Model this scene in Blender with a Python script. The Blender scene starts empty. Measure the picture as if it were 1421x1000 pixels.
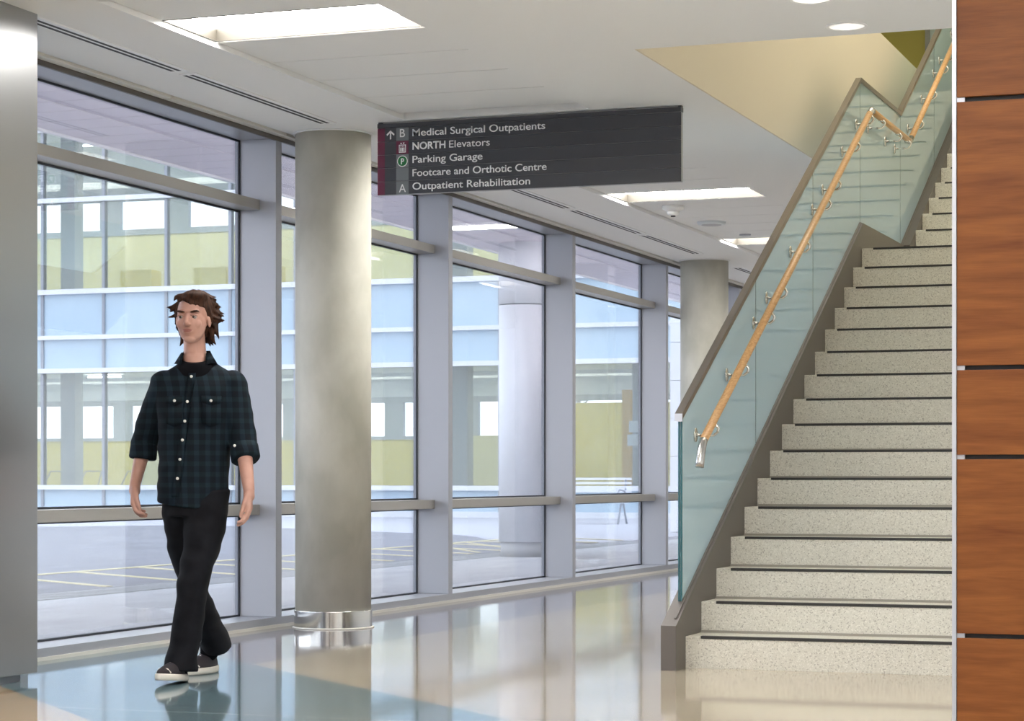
import bpy, bmesh, math, random
from mathutils import Vector, Matrix
random.seed(7)
C = bpy.context.scene.collection
SC = bpy.context.scene
PI = math.pi

# ------------------------------------------------------------------ camera, world, exposure
cam_d = bpy.data.cameras.new('camera'); cam = bpy.data.objects.new('camera', cam_d); C.objects.link(cam)
cam.location = (0, 0, 0.9214)
cam.rotation_euler = (PI/2, 0, 0.3472)
cam_d.sensor_fit = 'HORIZONTAL'; cam_d.sensor_width = 36.0
cam_d.lens = 36.0*3135.0/1421.0
cam_d.shift_y = (660.76-500.0)/1421.0
cam_d.clip_start = 0.1; cam_d.clip_end = 500
SC.camera = cam
SC.view_settings.view_transform = 'Standard'
SC.view_settings.look = 'None'
SC.view_settings.gamma = 1.0
SC.view_settings.use_curve_mapping = False
SC.view_settings.exposure = 1.0

w = bpy.data.worlds.new('overcast_sky'); SC.world = w; w.use_nodes = True
nt = w.node_tree; nt.nodes.clear()
wo = nt.nodes.new('ShaderNodeOutputWorld'); bg = nt.nodes.new('ShaderNodeBackground')
tc = nt.nodes.new('ShaderNodeTexCoord'); sx = nt.nodes.new('ShaderNodeSeparateXYZ'); cr = nt.nodes.new('ShaderNodeValToRGB')
nt.links.new(tc.outputs['Generated'], sx.inputs[0]); nt.links.new(sx.outputs['Z'], cr.inputs[0])
cr.color_ramp.elements[0].position = 0.0; cr.color_ramp.elements[0].color = (0.93, 0.95, 1.0, 1)
cr.color_ramp.elements[1].position = 0.8; cr.color_ramp.elements[1].color = (0.72, 0.83, 1.0, 1)
nt.links.new(cr.outputs[0], bg.inputs[0]); bg.inputs[1].default_value = 2.1
nt.links.new(bg.outputs[0], wo.inputs[0])

def area(name, loc, sx_, sy_, power, col=(1, 1, 1), rot=(0, 0, 0)):
    l = bpy.data.lights.new(name, 'AREA'); l.shape = 'RECTANGLE'; l.size = sx_; l.size_y = sy_
    l.energy = power; l.color = col
    o = bpy.data.objects.new(name, l); C.objects.link(o); o.location = loc; o.rotation_euler = rot
    return o
WARM = (1.0, 0.93, 0.82)
# lamps of the upper stair hall and of the offices across the court
area('stair_hall_lamp', (-2.2, 15.0, 6.3), 1.6, 6.0, 58, (1.0, 0.93, 0.80))
area('upper_hall_lamp', (-4.4, 17.0, 6.3), 0.8, 5.0, 60, (1.0, 0.90, 0.66))
area('office_lamp', (-24, 50.4, 3.3), 20, 1.2, 210, (1.0, 0.97, 0.85))
area('office_lamp', (-24, 50.4, 8.3), 20, 1.2, 270, (1.0, 0.97, 0.85))

area('canopy_fill', (-6.50, 20, 3.22), 32, .12, 260, (1.0, 0.96, 0.97), (0, math.radians(100), 0)).rotation_euler = (0, 0, 0)  # added fill above the window head, out of view, to brighten the soffit
bpy.data.objects['canopy_fill'].rotation_euler = Vector((-1, 0, .28)).to_track_quat('-Z', 'Y').to_euler()
bpy.data.lights['canopy_fill'].size = .12 if abs((bpy.data.objects['canopy_fill'].rotation_euler.to_matrix() @ Vector((1, 0, 0))).y) < .5 else 32
bpy.data.lights['canopy_fill'].size_y = 32.12-bpy.data.lights['canopy_fill'].size
# ------------------------------------------------------------------ materials
def mat(name, col, rough=0.5, metal=0.0, spec=0.5, coat=0.0):
    m = bpy.data.materials.new(name); m.use_nodes = True
    p = m.node_tree.nodes['Principled BSDF']
    p.inputs['Base Color'].default_value = (*col, 1)
    p.inputs['Roughness'].default_value = rough
    p.inputs['Metallic'].default_value = metal
    p.inputs['Specular IOR Level'].default_value = spec
    p.inputs['Coat Weight'].default_value = coat
    return m
def nodes(m): return m.node_tree.nodes, m.node_tree.links, m.node_tree.nodes['Principled BSDF']
def noise_col(m, cols, scale=(1, 1, 1), nscale=5, detail=4, bump=0.0, pos=(0.3, 0.7), dist=0.0, coord='Object'):
    n, l, p = nodes(m)
    t = n.new('ShaderNodeTexCoord'); mp = n.new('ShaderNodeMapping'); mp.inputs['Scale'].default_value = scale
    nz = n.new('ShaderNodeTexNoise'); nz.inputs['Scale'].default_value = nscale; nz.inputs['Detail'].default_value = detail
    nz.inputs['Distortion'].default_value = dist
    r = n.new('ShaderNodeValToRGB')
    r.color_ramp.elements[0].position = pos[0]; r.color_ramp.elements[1].position = pos[1]
    r.color_ramp.elements[0].color = (*cols[0], 1); r.color_ramp.elements[1].color = (*cols[1], 1)
    l.new(t.outputs[coord], mp.inputs[0]); l.new(mp.outputs[0], nz.inputs['Vector'])
    l.new(nz.outputs['Fac'], r.inputs[0]); l.new(r.outputs[0], p.inputs['Base Color'])
    if bump:
        b = n.new('ShaderNodeBump'); b.inputs['Strength'].default_value = bump; b.inputs['Distance'].default_value = 0.01
        l.new(nz.outputs['Fac'], b.inputs['Height']); l.new(b.outputs[0], p.inputs['Normal'])
    return m
def emis(name, col, s):
    m = mat(name, (0.8, 0.8, 0.8)); n, l, p = nodes(m)
    p.inputs['Emission Color'].default_value = (*col, 1); p.inputs['Emission Strength'].default_value = s
    return m
def glass_mat(name, tint, ior=1.5, refl=1.0, rough=0.0):
    m = bpy.data.materials.new(name); m.use_nodes = True; n = m.node_tree.nodes; l = m.node_tree.links; n.clear()
    o = n.new('ShaderNodeOutputMaterial'); mx = n.new('ShaderNodeMixShader'); tr = n.new('ShaderNodeBsdfTransparent')
    g = n.new('ShaderNodeBsdfGlossy'); f = n.new('ShaderNodeFresnel'); mu = n.new('ShaderNodeMath'); mu.operation = 'MULTIPLY'
    mu.inputs[1].default_value = refl; mu.use_clamp = True
    f.inputs['IOR'].default_value = ior; tr.inputs[0].default_value = (*tint, 1); g.inputs['Roughness'].default_value = rough
    l.new(f.outputs[0], mu.inputs[0]); l.new(mu.outputs[0], mx.inputs[0]); l.new(tr.outputs[0], mx.inputs[1]); l.new(g.outputs[0], mx.inputs[2])
    l.new(mx.outputs[0], o.inputs[0]); return m

M = {}
M['gypsum'] = mat('gypsum', (0.80, 0.80, 0.79), 0.7, spec=0.2)
M['ceiling_panel'] = mat('ceiling_panel', (0.79, 0.79, 0.78), 0.6, spec=0.25)
M['white_metal'] = mat('white_metal', (0.85, 0.85, 0.84), 0.35)
M['dark'] = mat('dark_gap', (0.02, 0.02, 0.022), 0.6)
M['gasket'] = mat('gasket', (0.025, 0.03, 0.04), 0.4)
M['frame'] = mat('frame_paint', (0.42, 0.43, 0.47), 0.38, 0.35)
M['warm_lit_frame'] = mat('transom_warm_lit', (0.42, 0.40, 0.37), 0.34, 0.45)  # grey frame paint with the warm room light put into its colour
M['cassette'] = mat('blind_cassette', (0.74, 0.72, 0.66), 0.45)
M['housing'] = mat('lamp_housing', (0.048, 0.042, 0.032), 0.5)
M['lens'] = emis('lamp_lens', (1.0, 0.975, 0.93), 15)
M['window_glass'] = glass_mat('window_glass', (0.95, 0.97, 0.985), 1.45, 0.6)
M['facade_glass'] = glass_mat('facade_glass', (0.86, 0.90, 0.90), 1.5, 1.6)
M['concrete'] = noise_col(mat('concrete', (0.5, 0.48, 0.42), 0.6, spec=0.25), ((0.44, 0.425, 0.36), (0.56, 0.54, 0.47)), (1, 1, 0.6), 4.5, 10, 0.12, (0.36, 0.66), 0.15)
M['steel'] = mat('brushed_steel', (0.55, 0.54, 0.53), 0.25, 1.0)
M['cover_steel'] = mat('satin_steel_cover', (0.40, 0.405, 0.41), 0.30, 0.85)
n, l, p = nodes(M['cover_steel']); p.inputs['Anisotropic'].default_value = 0.6
M['chrome'] = mat('polished_steel', (0.72, 0.72, 0.70), 0.12, 1.0)
M['stringer'] = mat('stringer_paint', (0.125, 0.11, 0.10), 0.4, 0.2)
M['rail_metal'] = mat('top_rail_metal', (0.22, 0.195, 0.175), 0.3, 0.75)
M['handrail'] = noise_col(mat('maple_handrail', (0.6, 0.36, 0.16), 0.32), ((0.50, 0.27, 0.11), (0.68, 0.42, 0.20)), (40, 1.2, 40), 3, 4, 0, (0.3, 0.7))
M['nosing'] = mat('nosing_strip', (0.025, 0.024, 0.024), 0.6)
M['sign'] = mat('sign_panel', (0.043, 0.045, 0.054), 0.42)
M['sign_line'] = mat('sign_groove', (0.34, 0.34, 0.35), 0.4)
M['sign_grey'] = mat('sign_grey', (0.17, 0.185, 0.195), 0.42)
M['maroon'] = mat('sign_maroon', (0.13, 0.012, 0.042), 0.42)
M['green'] = mat('sign_green', (0.01, 0.16, 0.04), 0.42)
M['letter'] = mat('letter_white', (0.85, 0.85, 0.85), 0.5)
M['skin'] = noise_col(mat('skin', (0.45, 0.24, 0.18), 0.5), ((0.42, 0.22, 0.17), (0.54, 0.31, 0.25)), (1, 1, 1), 12, 2)
M['hair'] = noise_col(mat('brown_hair', (0.06, 0.03, 0.015), 0.7, spec=0.2), ((0.014, 0.006, 0.004), (0.060, 0.024, 0.012)), (30, 30, 5), 4, 3)
M['lip'] = mat('lip', (0.34, 0.13, 0.11), 0.5)
M['eye'] = mat('eye_white', (0.32, 0.28, 0.26), 0.4)
M['iris'] = mat('iris', (0.05, 0.03, 0.02), 0.3)
M['tee'] = mat('black_cotton', (0.006, 0.006, 0.008), 0.9, spec=0.1)
M['trouser'] = noise_col(mat('black_denim', (0.01, 0.01, 0.013), 0.85, spec=0.2), ((0.003, 0.003, 0.005), (0.009, 0.0095, 0.013)), (1, 1, 1), 14, 5, 0.1)
M['button'] = mat('pearl_button', (0.75, 0.75, 0.72), 0.3)
M['shoe'] = mat('black_canvas', (0.025, 0.02, 0.025), 0.8)
M['sole'] = mat('shoe_rubber', (0.68, 0.64, 0.58), 0.6)
M['lace'] = mat('lace', (0.7, 0.66, 0.64), 0.7)
M['asphalt'] = noise_col(mat('asphalt', (0.3, 0.3, 0.32), 0.9), ((0.21, 0.205, 0.23), (0.30, 0.295, 0.325)), (1, 0.25, 1), 3, 6)
M['paving'] = noise_col(mat('outdoor_concrete', (0.5, 0.5, 0.52), 0.85), ((0.44, 0.44, 0.45), (0.58, 0.58, 0.59)), (1, 0.3, 1), 2.2, 6)
M['snow'] = mat('pale_ground', (0.52, 0.51, 0.55), 0.85)
M['yellow_paint'] = mat('yellow_paint', (0.66, 0.58, 0.36), 0.8)
M['mullion'] = mat('court_mullion', (0.30, 0.32, 0.36), 0.45, 0.3)
M['white_cap'] = mat('white_cap', (0.72, 0.73, 0.77), 0.35)
M['spandrel'] = noise_col(mat('blue_spandrel', (0.5, 0.65, 0.75), 0.12), ((0.40, 0.52, 0.62), (0.48, 0.60, 0.69)), (1, 1, 1), 0.35, 2)
M['yellow_wall'] = mat('yellow_wall', (0.62, 0.52, 0.12), 0.7)
M['pale_yellow'] = mat('pale_yellow_wall', (0.72, 0.66, 0.36), 0.7)
M['office_grey'] = mat('office_grey', (0.36, 0.40, 0.43), 0.7)
M['office_white'] = mat('office_white', (0.72, 0.76, 0.78), 0.7)
M['soffit'] = mat('soffit_plank', (0.80, 0.72, 0.78), 0.55)
M['col_white'] = mat('painted_column', (0.80, 0.81, 0.86), 0.45)
M['olive'] = mat('olive_wall', (0.50, 0.46, 0.15), 0.7)
M['cream'] = mat('cream_wall', (0.68, 0.61, 0.48), 0.7)
M['grate'] = mat('grate_iron', (0.14, 0.14, 0.15), 0.7)
M['bark'] = mat('bark', (0.12, 0.10, 0.09), 0.9)
M['alu'] = mat('aluminium', (0.55, 0.57, 0.63), 0.35, 0.5)
M['downlight'] = emis('downlight_reflector', (1.0, 0.96, 0.88), 0.35)

# terrazzo of the stair
m = mat('stair_terrazzo', (0.5, 0.48, 0.42), 0.45); M['terrazzo'] = m
n, l, p = nodes(m)
t = n.new('ShaderNodeTexCoord'); v = n.new('ShaderNodeTexVoronoi'); v.inputs['Scale'].default_value = 210
r = n.new('ShaderNodeValToRGB'); r.color_ramp.interpolation = 'CONSTANT'
e = r.color_ramp.elements; e[0].position = 0; e[0].color = (0.42, 0.40, 0.35, 1); e[1].position = 0.09; e[1].color = (0.60, 0.58, 0.51, 1)
x = e.new(0.45); x.color = (0.64, 0.62, 0.55, 1); x = e.new(0.85); x.color = (0.72, 0.70, 0.63, 1)
sc_ = n.new('ShaderNodeSeparateColor'); l.new(t.outputs['Object'], v.inputs['Vector']); l.new(v.outputs['Color'], sc_.inputs[0])
l.new(sc_.outputs[0], r.inputs[0]); l.new(r.outputs[0], p.inputs['Base Color'])

# polished floor: grey strip by the window, beige field, diagonal blue band, thin divider lines
m = mat('polished_terrazzo', (0.5, 0.5, 0.5), 0.07, spec=0.6); M['floor'] = m
n, l, p = nodes(m)
def mathn(op, a, b=None, clamp=False):
    q = n.new('ShaderNodeMath'); q.operation = op; q.use_clamp = clamp
    for i, s in enumerate((a, b)):
        if s is None: continue
        if isinstance(s, (int, float)): q.inputs[i].default_value = s
        else: l.new(s, q.inputs[i])
    return q.outputs[0]
def mixc(f, a, b):
    q = n.new('ShaderNodeMix'); q.data_type = 'RGBA'; l.new(f, q.inputs[0])
    for i, s in ((6, a), (7, b)):
        if isinstance(s, tuple): q.inputs[i].default_value = (*s, 1)
        else: l.new(s, q.inputs[i])
    return q.outputs[2]
t = n.new('ShaderNodeTexCoord'); s = n.new('ShaderNodeSeparateXYZ'); l.new(t.outputs['Object'], s.inputs[0])
X, Y = s.outputs[0], s.outputs[1]
nz = n.new('ShaderNodeTexNoise'); nz.inputs['Scale'].default_value = 1.3; nz.inputs['Detail'].default_value = 6; l.new(t.outputs['Object'], nz.inputs['Vector'])
beige = mixc(mathn('MULTIPLY', mathn('SUBTRACT', nz.outputs['Fac'], 0.3), 2.0, True), (0.36, 0.30, 0.22), (0.50, 0.44, 0.34))
col = mixc(mathn('LESS_THAN', X, -4.97), beige, (0.21, 0.185, 0.19))
XY = mathn('ADD', X, Y)
tan_ = mathn('LESS_THAN', XY, 3.08)
blue = mathn('LESS_THAN', mathn('ADD', XY, mathn('MULTIPLY', mathn('SUBTRACT', -3.5, X), 0.05)), 5.09)
col = mixc(blue, col, (0.13, 0.20, 0.23))
col = mixc(tan_, col, (0.50, 0.36, 0.22))
for yy, c_ in ((8.10, (0.16, 0.14, 0.13)), (7.87, (0.42, 0.36, 0.30))):
    ln = mathn('LESS_THAN', mathn('ABSOLUTE', mathn('SUBTRACT', Y, yy)), 0.011)
    col = mixc(ln, col, c_)
l.new(col, p.inputs['Base Color'])
nz2 = n.new('ShaderNodeTexNoise'); nz2.inputs['Scale'].default_value = 2.0; nz2.inputs['Detail'].default_value = 2; l.new(t.outputs['Object'], nz2.inputs['Vector'])
bp = n.new('ShaderNodeBump'); bp.inputs['Strength'].default_value = 0.12; bp.inputs['Distance'].default_value = 0.004
l.new(nz2.outputs['Fac'], bp.inputs['Height']); l.new(bp.outputs[0], p.inputs['Normal'])

# wood panel veneer, grain along X
m = mat('cherry_veneer', (0.4, 0.16, 0.06), 0.42, spec=0.25); M['veneer'] = m
n, l, p = nodes(m)
t = n.new('ShaderNodeTexCoord'); mp = n.new('ShaderNodeMapping'); mp.inputs['Scale'].default_value = (0.9, 1, 9)
nz = n.new('ShaderNodeTexNoise'); nz.inputs['Scale'].default_value = 3.2; nz.inputs['Detail'].default_value = 7; nz.inputs['Distortion'].default_value = 0.5
mp2 = n.new('ShaderNodeMapping'); mp2.inputs['Scale'].default_value = (6, 1, 150)
nf = n.new('ShaderNodeTexNoise'); nf.inputs['Scale'].default_value = 2.0; nf.inputs['Detail'].default_value = 3
l.new(t.outputs['Object'], mp.inputs[0]); l.new(mp.outputs[0], nz.inputs['Vector'])
l.new(t.outputs['Object'], mp2.inputs[0]); l.new(mp2.outputs[0], nf.inputs['Vector'])
r = n.new('ShaderNodeValToRGB'); e = r.color_ramp.elements; e[0].position = 0.30; e[0].color = (0.15, 0.042, 0.011, 1); e[1].position = 0.70; e[1].color = (0.28, 0.100, 0.024, 1)
ad = mathn('ADD', mathn('MULTIPLY', nz.outputs['Fac'], 0.75), mathn('MULTIPLY', nf.outputs['Fac'], 0.25))
l.new(ad, r.inputs[0]); l.new(r.outputs[0], p.inputs['Base Color'])

# tinted laminated balustrade glass: milky interlayer, glossy faces
m = bpy.data.materials.new('balustrade_glass'); m.use_nodes = True; M['balustrade_glass'] = m
n, l, p = nodes(m)
p.inputs['Base Color'].default_value = (0.74, 0.94, 1.0, 1); p.inputs['Roughness'].default_value = 0.6; p.inputs['Specular IOR Level'].default_value = 0
tl = n.new('ShaderNodeBsdfTranslucent'); tl.inputs[0].default_value = (0.76, 0.92, 1.0, 1)
tp = n.new('ShaderNodeBsdfTransparent'); tp.inputs[0].default_value = (0.72, 0.90, 0.94, 1)
gl = n.new('ShaderNodeBsdfGlossy'); gl.inputs['Roughness'].default_value = 0.02; fr = n.new('ShaderNodeFresnel'); fr.inputs['IOR'].default_value = 1.5
m1 = n.new('ShaderNodeMixShader'); m1.inputs[0].default_value = 0.45; m2 = n.new('ShaderNodeMixShader'); m2.inputs[0].default_value = 0.12; m3 = n.new('ShaderNodeMixShader')
l.new(p.outputs[0], m1.inputs[1]); l.new(tl.outputs[0], m1.inputs[2]); l.new(m1.outputs[0], m2.inputs[1]); l.new(tp.outputs[0], m2.inputs[2])
l.new(fr.outputs[0], m3.inputs[0]); l.new(m2.outputs[0], m3.inputs[1]); l.new(gl.outputs[0], m3.inputs[2])
l.new(m3.outputs[0], n['Material Output'].inputs[0])
M['glass_edge'] = mat('glass_edge', (0.02, 0.10, 0.12), 0.1)

# plaid shirt
m = mat('plaid_flannel', (0.02, 0.03, 0.04), 0.85, spec=0.15); M['shirt'] = m
n, l, p = nodes(m)
t = n.new('ShaderNodeTexCoord'); s = n.new('ShaderNodeSeparateXYZ'); l.new(t.outputs['Object'], s.inputs[0])
def stripe(a, f, th): return mathn('GREATER_THAN', mathn('SINE', mathn('MULTIPLY', a, f)), th)
A_ = stripe(s.outputs[2], 130, 0.2); B_ = stripe(mathn('ADD', s.outputs[0], mathn('MULTIPLY', s.outputs[1], 0.6)), 115, 0.2)
c_ = mixc(A_, (0.006, 0.009, 0.014), (0.008, 0.015, 0.020)); c2 = mixc(A_, (0.009, 0.016, 0.025), (0.013, 0.025, 0.034))
l.new(mixc(B_, c_, c2), p.inputs['Base Color'])

# ------------------------------------------------------------------ helpers
def link(name, me, m=None, parent=None, loc=None, smooth=False):
    if m is not None:
        for q in (m if isinstance(m, (list, tuple)) else [m]): me.materials.append(q)
    if smooth:
        for f in me.polygons: f.use_smooth = True
    o = bpy.data.objects.new(name, me); C.objects.link(o)
    if parent is not None:
        o.parent = parent
        if loc is None:                                  # mesh given in scene coordinates
            q = parent; L = Vector((0, 0, 0))
            while q is not None: L += q.location; q = q.parent
            o.location = -L
    if loc is not None: o.location = loc
    return o
def bm_box(bm, x0, x1, y0, y1, z0, z1):
    vs = [bm.verts.new((x, y, z)) for x in (x0, x1) for y in (y0, y1) for z in (z0, z1)]
    for f in ((0, 1, 3, 2), (4, 6, 7, 5), (0, 4, 5, 1), (2, 3, 7, 6), (0, 2, 6, 4), (1, 5, 7, 3)):
        bm.faces.new([vs[i] for i in f])
def fin(bm, name):
    bmesh.ops.recalc_face_normals(bm, faces=bm.faces[:])
    me = bpy.data.meshes.new(name); bm.to_mesh(me); bm.free(); return me
def boxes(name, bl, m, parent=None, bev=0.0, loc=None):
    bm = bmesh.new()
    for b in bl: bm_box(bm, *b)
    if bev: bmesh.ops.bevel(bm, geom=bm.edges[:], offset=bev, segments=2, affect='EDGES', profile=0.6)
    return link(name, fin(bm, name), m, parent, loc)
def prism(name, pts, axis, a0, a1, m, parent=None, bev=0.0):
    """outline pts extruded along an axis; pts are the two other coordinates in order"""
    bm = bmesh.new(); V = []
    for a in (a0, a1):
        V.append([bm.verts.new({'x': (a, p_[0], p_[1]), 'y': (p_[0], a, p_[1]), 'z': (p_[0], p_[1], a)}[axis]) for p_ in pts])
    bm.faces.new(V[0]); bm.faces.new(V[1][::-1])
    k = len(pts)
    for i in range(k): bm.faces.new((V[0][i], V[1][i], V[1][(i+1) % k], V[0][(i+1) % k]))
    if bev: bmesh.ops.bevel(bm, geom=bm.edges[:], offset=bev, segments=1, affect='EDGES')
    return link(name, fin(bm, name), m, parent)
def bm_ring_loft(bm, rings, cap=True):
    L = [[bm.verts.new(q) for q in r_] for r_ in rings]; k = len(L[0])
    for a, b in zip(L, L[1:]):
        for i in range(k): bm.faces.new((a[i], a[(i+1) % k], b[(i+1) % k], b[i]))
    if cap: bm.faces.new(L[0][::-1]); bm.faces.new(L[-1])
def lathe_bm(bm, prof, c=(0, 0, 0), seg=48, cap=True):
    bm_ring_loft(bm, [[(c[0]+r_*math.cos(2*PI*i/seg), c[1]+r_*math.sin(2*PI*i/seg), c[2]+z) for i in range(seg)] for r_, z in prof], cap)
def lathe(name, prof, c, m, parent=None, seg=48, smooth=True):
    bm = bmesh.new(); lathe_bm(bm, prof, c, seg)
    me = fin(bm, name); o = link(name, me, m, parent)
    if smooth:
        for f in me.polygons: f.use_smooth = abs(f.normal.z) < 0.8
    return o
def bm_tube(bm, path, rad, seg=12, cap=True, flat=1.0):
    rings = []; P = [Vector(q) for q in path]; N = None
    for i, q in enumerate(P):
        t_ = ((P[i+1]-q).normalized() if i < len(P)-1 else Vector()) + ((q-P[i-1]).normalized() if i > 0 else Vector())
        t_.normalize()
        if N is None: N = t_.orthogonal().normalized()
        N = (N - t_*N.dot(t_)).normalized(); B = t_.cross(N)
        k = 1.0
        if 0 < i < len(P)-1:
            k = 1/max(0.5, t_.dot((P[i+1]-q).normalized()))
        rr = rad[i] if isinstance(rad, (list, tuple)) else rad
        rings.append([tuple(q + (N*math.cos(2*PI*j/seg)+B*math.sin(2*PI*j/seg)*flat)*rr*(k if k < 1.3 else 1.3)) for j in range(seg)])
    bm_ring_loft(bm, rings, cap)
def tube(name, path, rad, m, parent=None, seg=12, loc=None):
    bm = bmesh.new(); bm_tube(bm, path, rad, seg); return link(name, fin(bm, name), m, parent, loc, True)
def thing(name, label, cat, loc=(0, 0, 0), group=None, rz=0):
    o = bpy.data.objects.new(name, None); C.objects.link(o); o.location = loc; o.rotation_euler = (0, 0, rz)
    o.empty_display_size = 0.1
    return tag(o, label, cat, group)
def tag(o, label, cat, group=None):
    o['label'] = label; o['category'] = cat
    if group: o['group'] = group
    return o
def struct(o, label=None):
    o['kind'] = 'structure'
    if label: o['label'] = label
    return o
def emp_struct(name, label, loc=(0, 0, 0)):
    o = bpy.data.objects.new(name, None); C.objects.link(o); o.location = loc; return struct(o, label)
def copy_tree(o, parent=None):
    c = o.copy(); C.objects.link(c)
    if parent is not None: c.parent = parent
    for ch in list(o.children): copy_tree(ch, c)
    return c

# ------------------------------------------------------------------ room shell
CZ = 3.01
S = 2.875; F0 = 12.484                                     # fin spacing, first visible fin
struct(boxes('floor', [(-6.3, 3.2, -6, 32, -0.2, 0)], M['floor']), 'polished terrazzo floor with a grey strip, beige field and blue diagonal band')
ceil = struct(boxes('ceiling', [(-5.97, -5.1, -6, 32, CZ, CZ+.12), (-5.1, -3.96, -6, 8.73, CZ, CZ+.12), (-5.1, -3.96, 12.23, 12.73, CZ, CZ+.12),
      (-3.96, -3.2, -6, 32, CZ, CZ+.12), (-3.2, 3.2, -6, 10.6, CZ, CZ+.12), (-3.2, 3.2, 20.5, 32, CZ, CZ+.12),
      (-6.6, -5.97, -6, 32, CZ+.10, CZ+.16), (-5.1, -3.96, 8.73, 32, CZ+.14, CZ+.2)], M['gypsum']), 'smooth white gypsum ceiling with a strip of metal panels and a stair opening')
me_panel = None
def ceiling_light(y0, label, z=CZ+.025):
    """recessed panel light filling one module of the ceiling strip"""
    t_ = thing('ceiling_light', label, 'ceiling light', (-4.53, y0+.27, z), 'recessed panel lights of the corridor ceiling')
    x0, x1, y1 = -5.095, -3.965, y0+.54
    boxes('housing', [(x0, x1, y0, y0+.008, z, z+.06), (x0, x1, y1-.008, y1, z, z+.06), (x0, x0+.008, y0+.008, y1-.008, z, z+.06), (x1-.008, x1, y0+.008, y1-.008, z, z+.07)], M['housing'], t_)
    boxes('lens', [(x0+.008, x1-.008, y0+.008, y1-.008, z+.062, z+.069)], M['lens'], t_)
    return t_
lab = {0: 'large lit recessed ceiling light above and left of the hanging sign', 12: 'lit recessed ceiling light just below right of the hanging sign', 18: 'small far lit ceiling light beside the sloping glass rail',
       6: 'recessed ceiling light hidden above the hanging sign', 24: 'recessed ceiling light at the far corridor behind the stair', 30: 'last recessed ceiling light of the far corridor behind the stair'}
for k in range(-1, 39):
    y0 = 9.305 + .57*k
    if k == 5: continue
    if k in lab: ceiling_light(y0, lab[k]); continue
    if me_panel is None:
        o = boxes('ceiling_panel', [(-5.094, -3.966, 0.004, .562, 0, .03)], M['ceiling_panel'], ceil, 0.002, (0, y0, CZ+.025)); me_panel = o.data
    else:
        o = bpy.data.objects.new('ceiling_panel', me_panel); C.objects.link(o); o.parent = ceil; o.location = (0, y0, CZ+.025)
# unseen panel lights added to brighten the hall, behind the camera and before the stair
def hall_fill_panel(x, y, label, sx_=1.2, sy_=.6):
    t_ = thing('ceiling_light', label, 'ceiling light', (x, y, CZ), 'added fill panels of the entrance hall')
    boxes('housing', [(x-sx_/2, x+sx_/2, y-sy_/2, y+sy_/2, CZ-.03, CZ)], M['white_metal'], t_)
    boxes('lens', [(x-sx_/2+.02, x+sx_/2-.02, y-sy_/2+.02, y+sy_/2-.02, CZ-.034, CZ-.0301)], M['lens'], t_)
for i, (x, y) in enumerate(((-4.53, 5.6), (-4.53, 1.6), (-1.2, 4.6), (1.6, 4.6), (-1.2, 0.6), (1.6, 0.6), (-1.5, -3), (-2.1, 8.1))):
    hall_fill_panel(x, y, 'added white fill panel on the hall ceiling, %s' % ('before the first window strip', 'far back on the window side', 'in front of the wood panel wall', 'right of the wood wall front light', 'behind the camera in the middle', 'behind the camera at the right', 'at the very back of the hall', 'just before the foot of the stair')[i])
# window wall ------------------------------------------------------
WX, FX, TX = -6.30, -6.05, -6.16
K0, K1 = -5, 6
yA, yB = F0+S*K0, F0+S*K1
wl = struct(boxes('wall_left', [(-6.34, FX, yA, yB, 0, .062), (-6.34, FX, yA, yB, 2.985, 3.012), (-6.34, -6.24, yA, yB, 3.012, 3.6)], M['frame']), 'full height aluminium curtain wall along the corridor')
boxes('sill_trim', [(FX, FX+.012, yA, yB, 0, .018)], M['cassette'], wl)
boxes('head_trim', [(FX-.012, FX+.004, yA, yB, 2.972, 3.0)], M['stringer'], wl)
me_f = me_b = me_c = me_g = None
cas0 = None
for k in range(K0, K1+1):
    y = F0+S*k
    if me_f is None:
        o = boxes('mullion', [(-6.33, FX, 0, .08, .062, 2.985)], M['frame'], wl, 0.003, (0, y, 0)); me_f = o.data
    else:
        o = bpy.data.objects.new('mullion', me_f); C.objects.link(o); o.parent = wl; o.location = (0, y, 0)
    if k == K1: break
    a, b = y+.08, y+S
    for z0, z1 in ((2.553, 2.615), (.685, .75)):
        o = boxes('transom', [(-6.33, TX, a-.085, b+.005, z0, z1)], M['warm_lit_frame'], wl, 0.003)
    for q in (0, 1):
        boxes('blind_cassette', [(FX+.010, -5.985, y+q*S/2+.010, y+(q+1)*S/2-.010, 2.998, 3.08)], M['cassette'], wl)
    wd = emp_struct('window_%d' % (k-K0+1), None, (WX, y+S/2, 0))
    for z0, z1 in ((.062, .685), (.75, 2.553), (2.615, 2.985)):
        boxes('pane', [(WX-.012, WX-.004, a, b, z0, z1)], M['window_glass'], wd)
        boxes('gasket', [(WX-.004, WX+.006, a, b, z0, z0+.012), (WX-.004, WX+.006, a, b, z1-.012, z1), (WX-.004, WX+.006, a, a+.012, z0, z1), (WX-.004, WX+.006, b-.014, b, z0, z1)], M['gasket'], wd)
# blockers so the plenum is closed
boxes('wall_plenum', [(-6.6, 3.3, -6, 10.5, 3.62, 3.7), (-6.6, -3.3, -6, 32, 3.62, 3.7)], M['gypsum'])['kind'] = 'structure'
struct(boxes('wall_back', [(-6.4, 3.3, -6.2, -6.0, 0, 3.7)], M['gypsum']))
struct(boxes('wall_end', [(-6.4, 3.3, 30.0, 30.2, 0, 3.1)], M['gypsum']))
# wall beside the camera
struct(boxes('wall_side', [(3.0, 3.2, -6, 32, 0, 3.7)], M['gypsum']))

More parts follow.
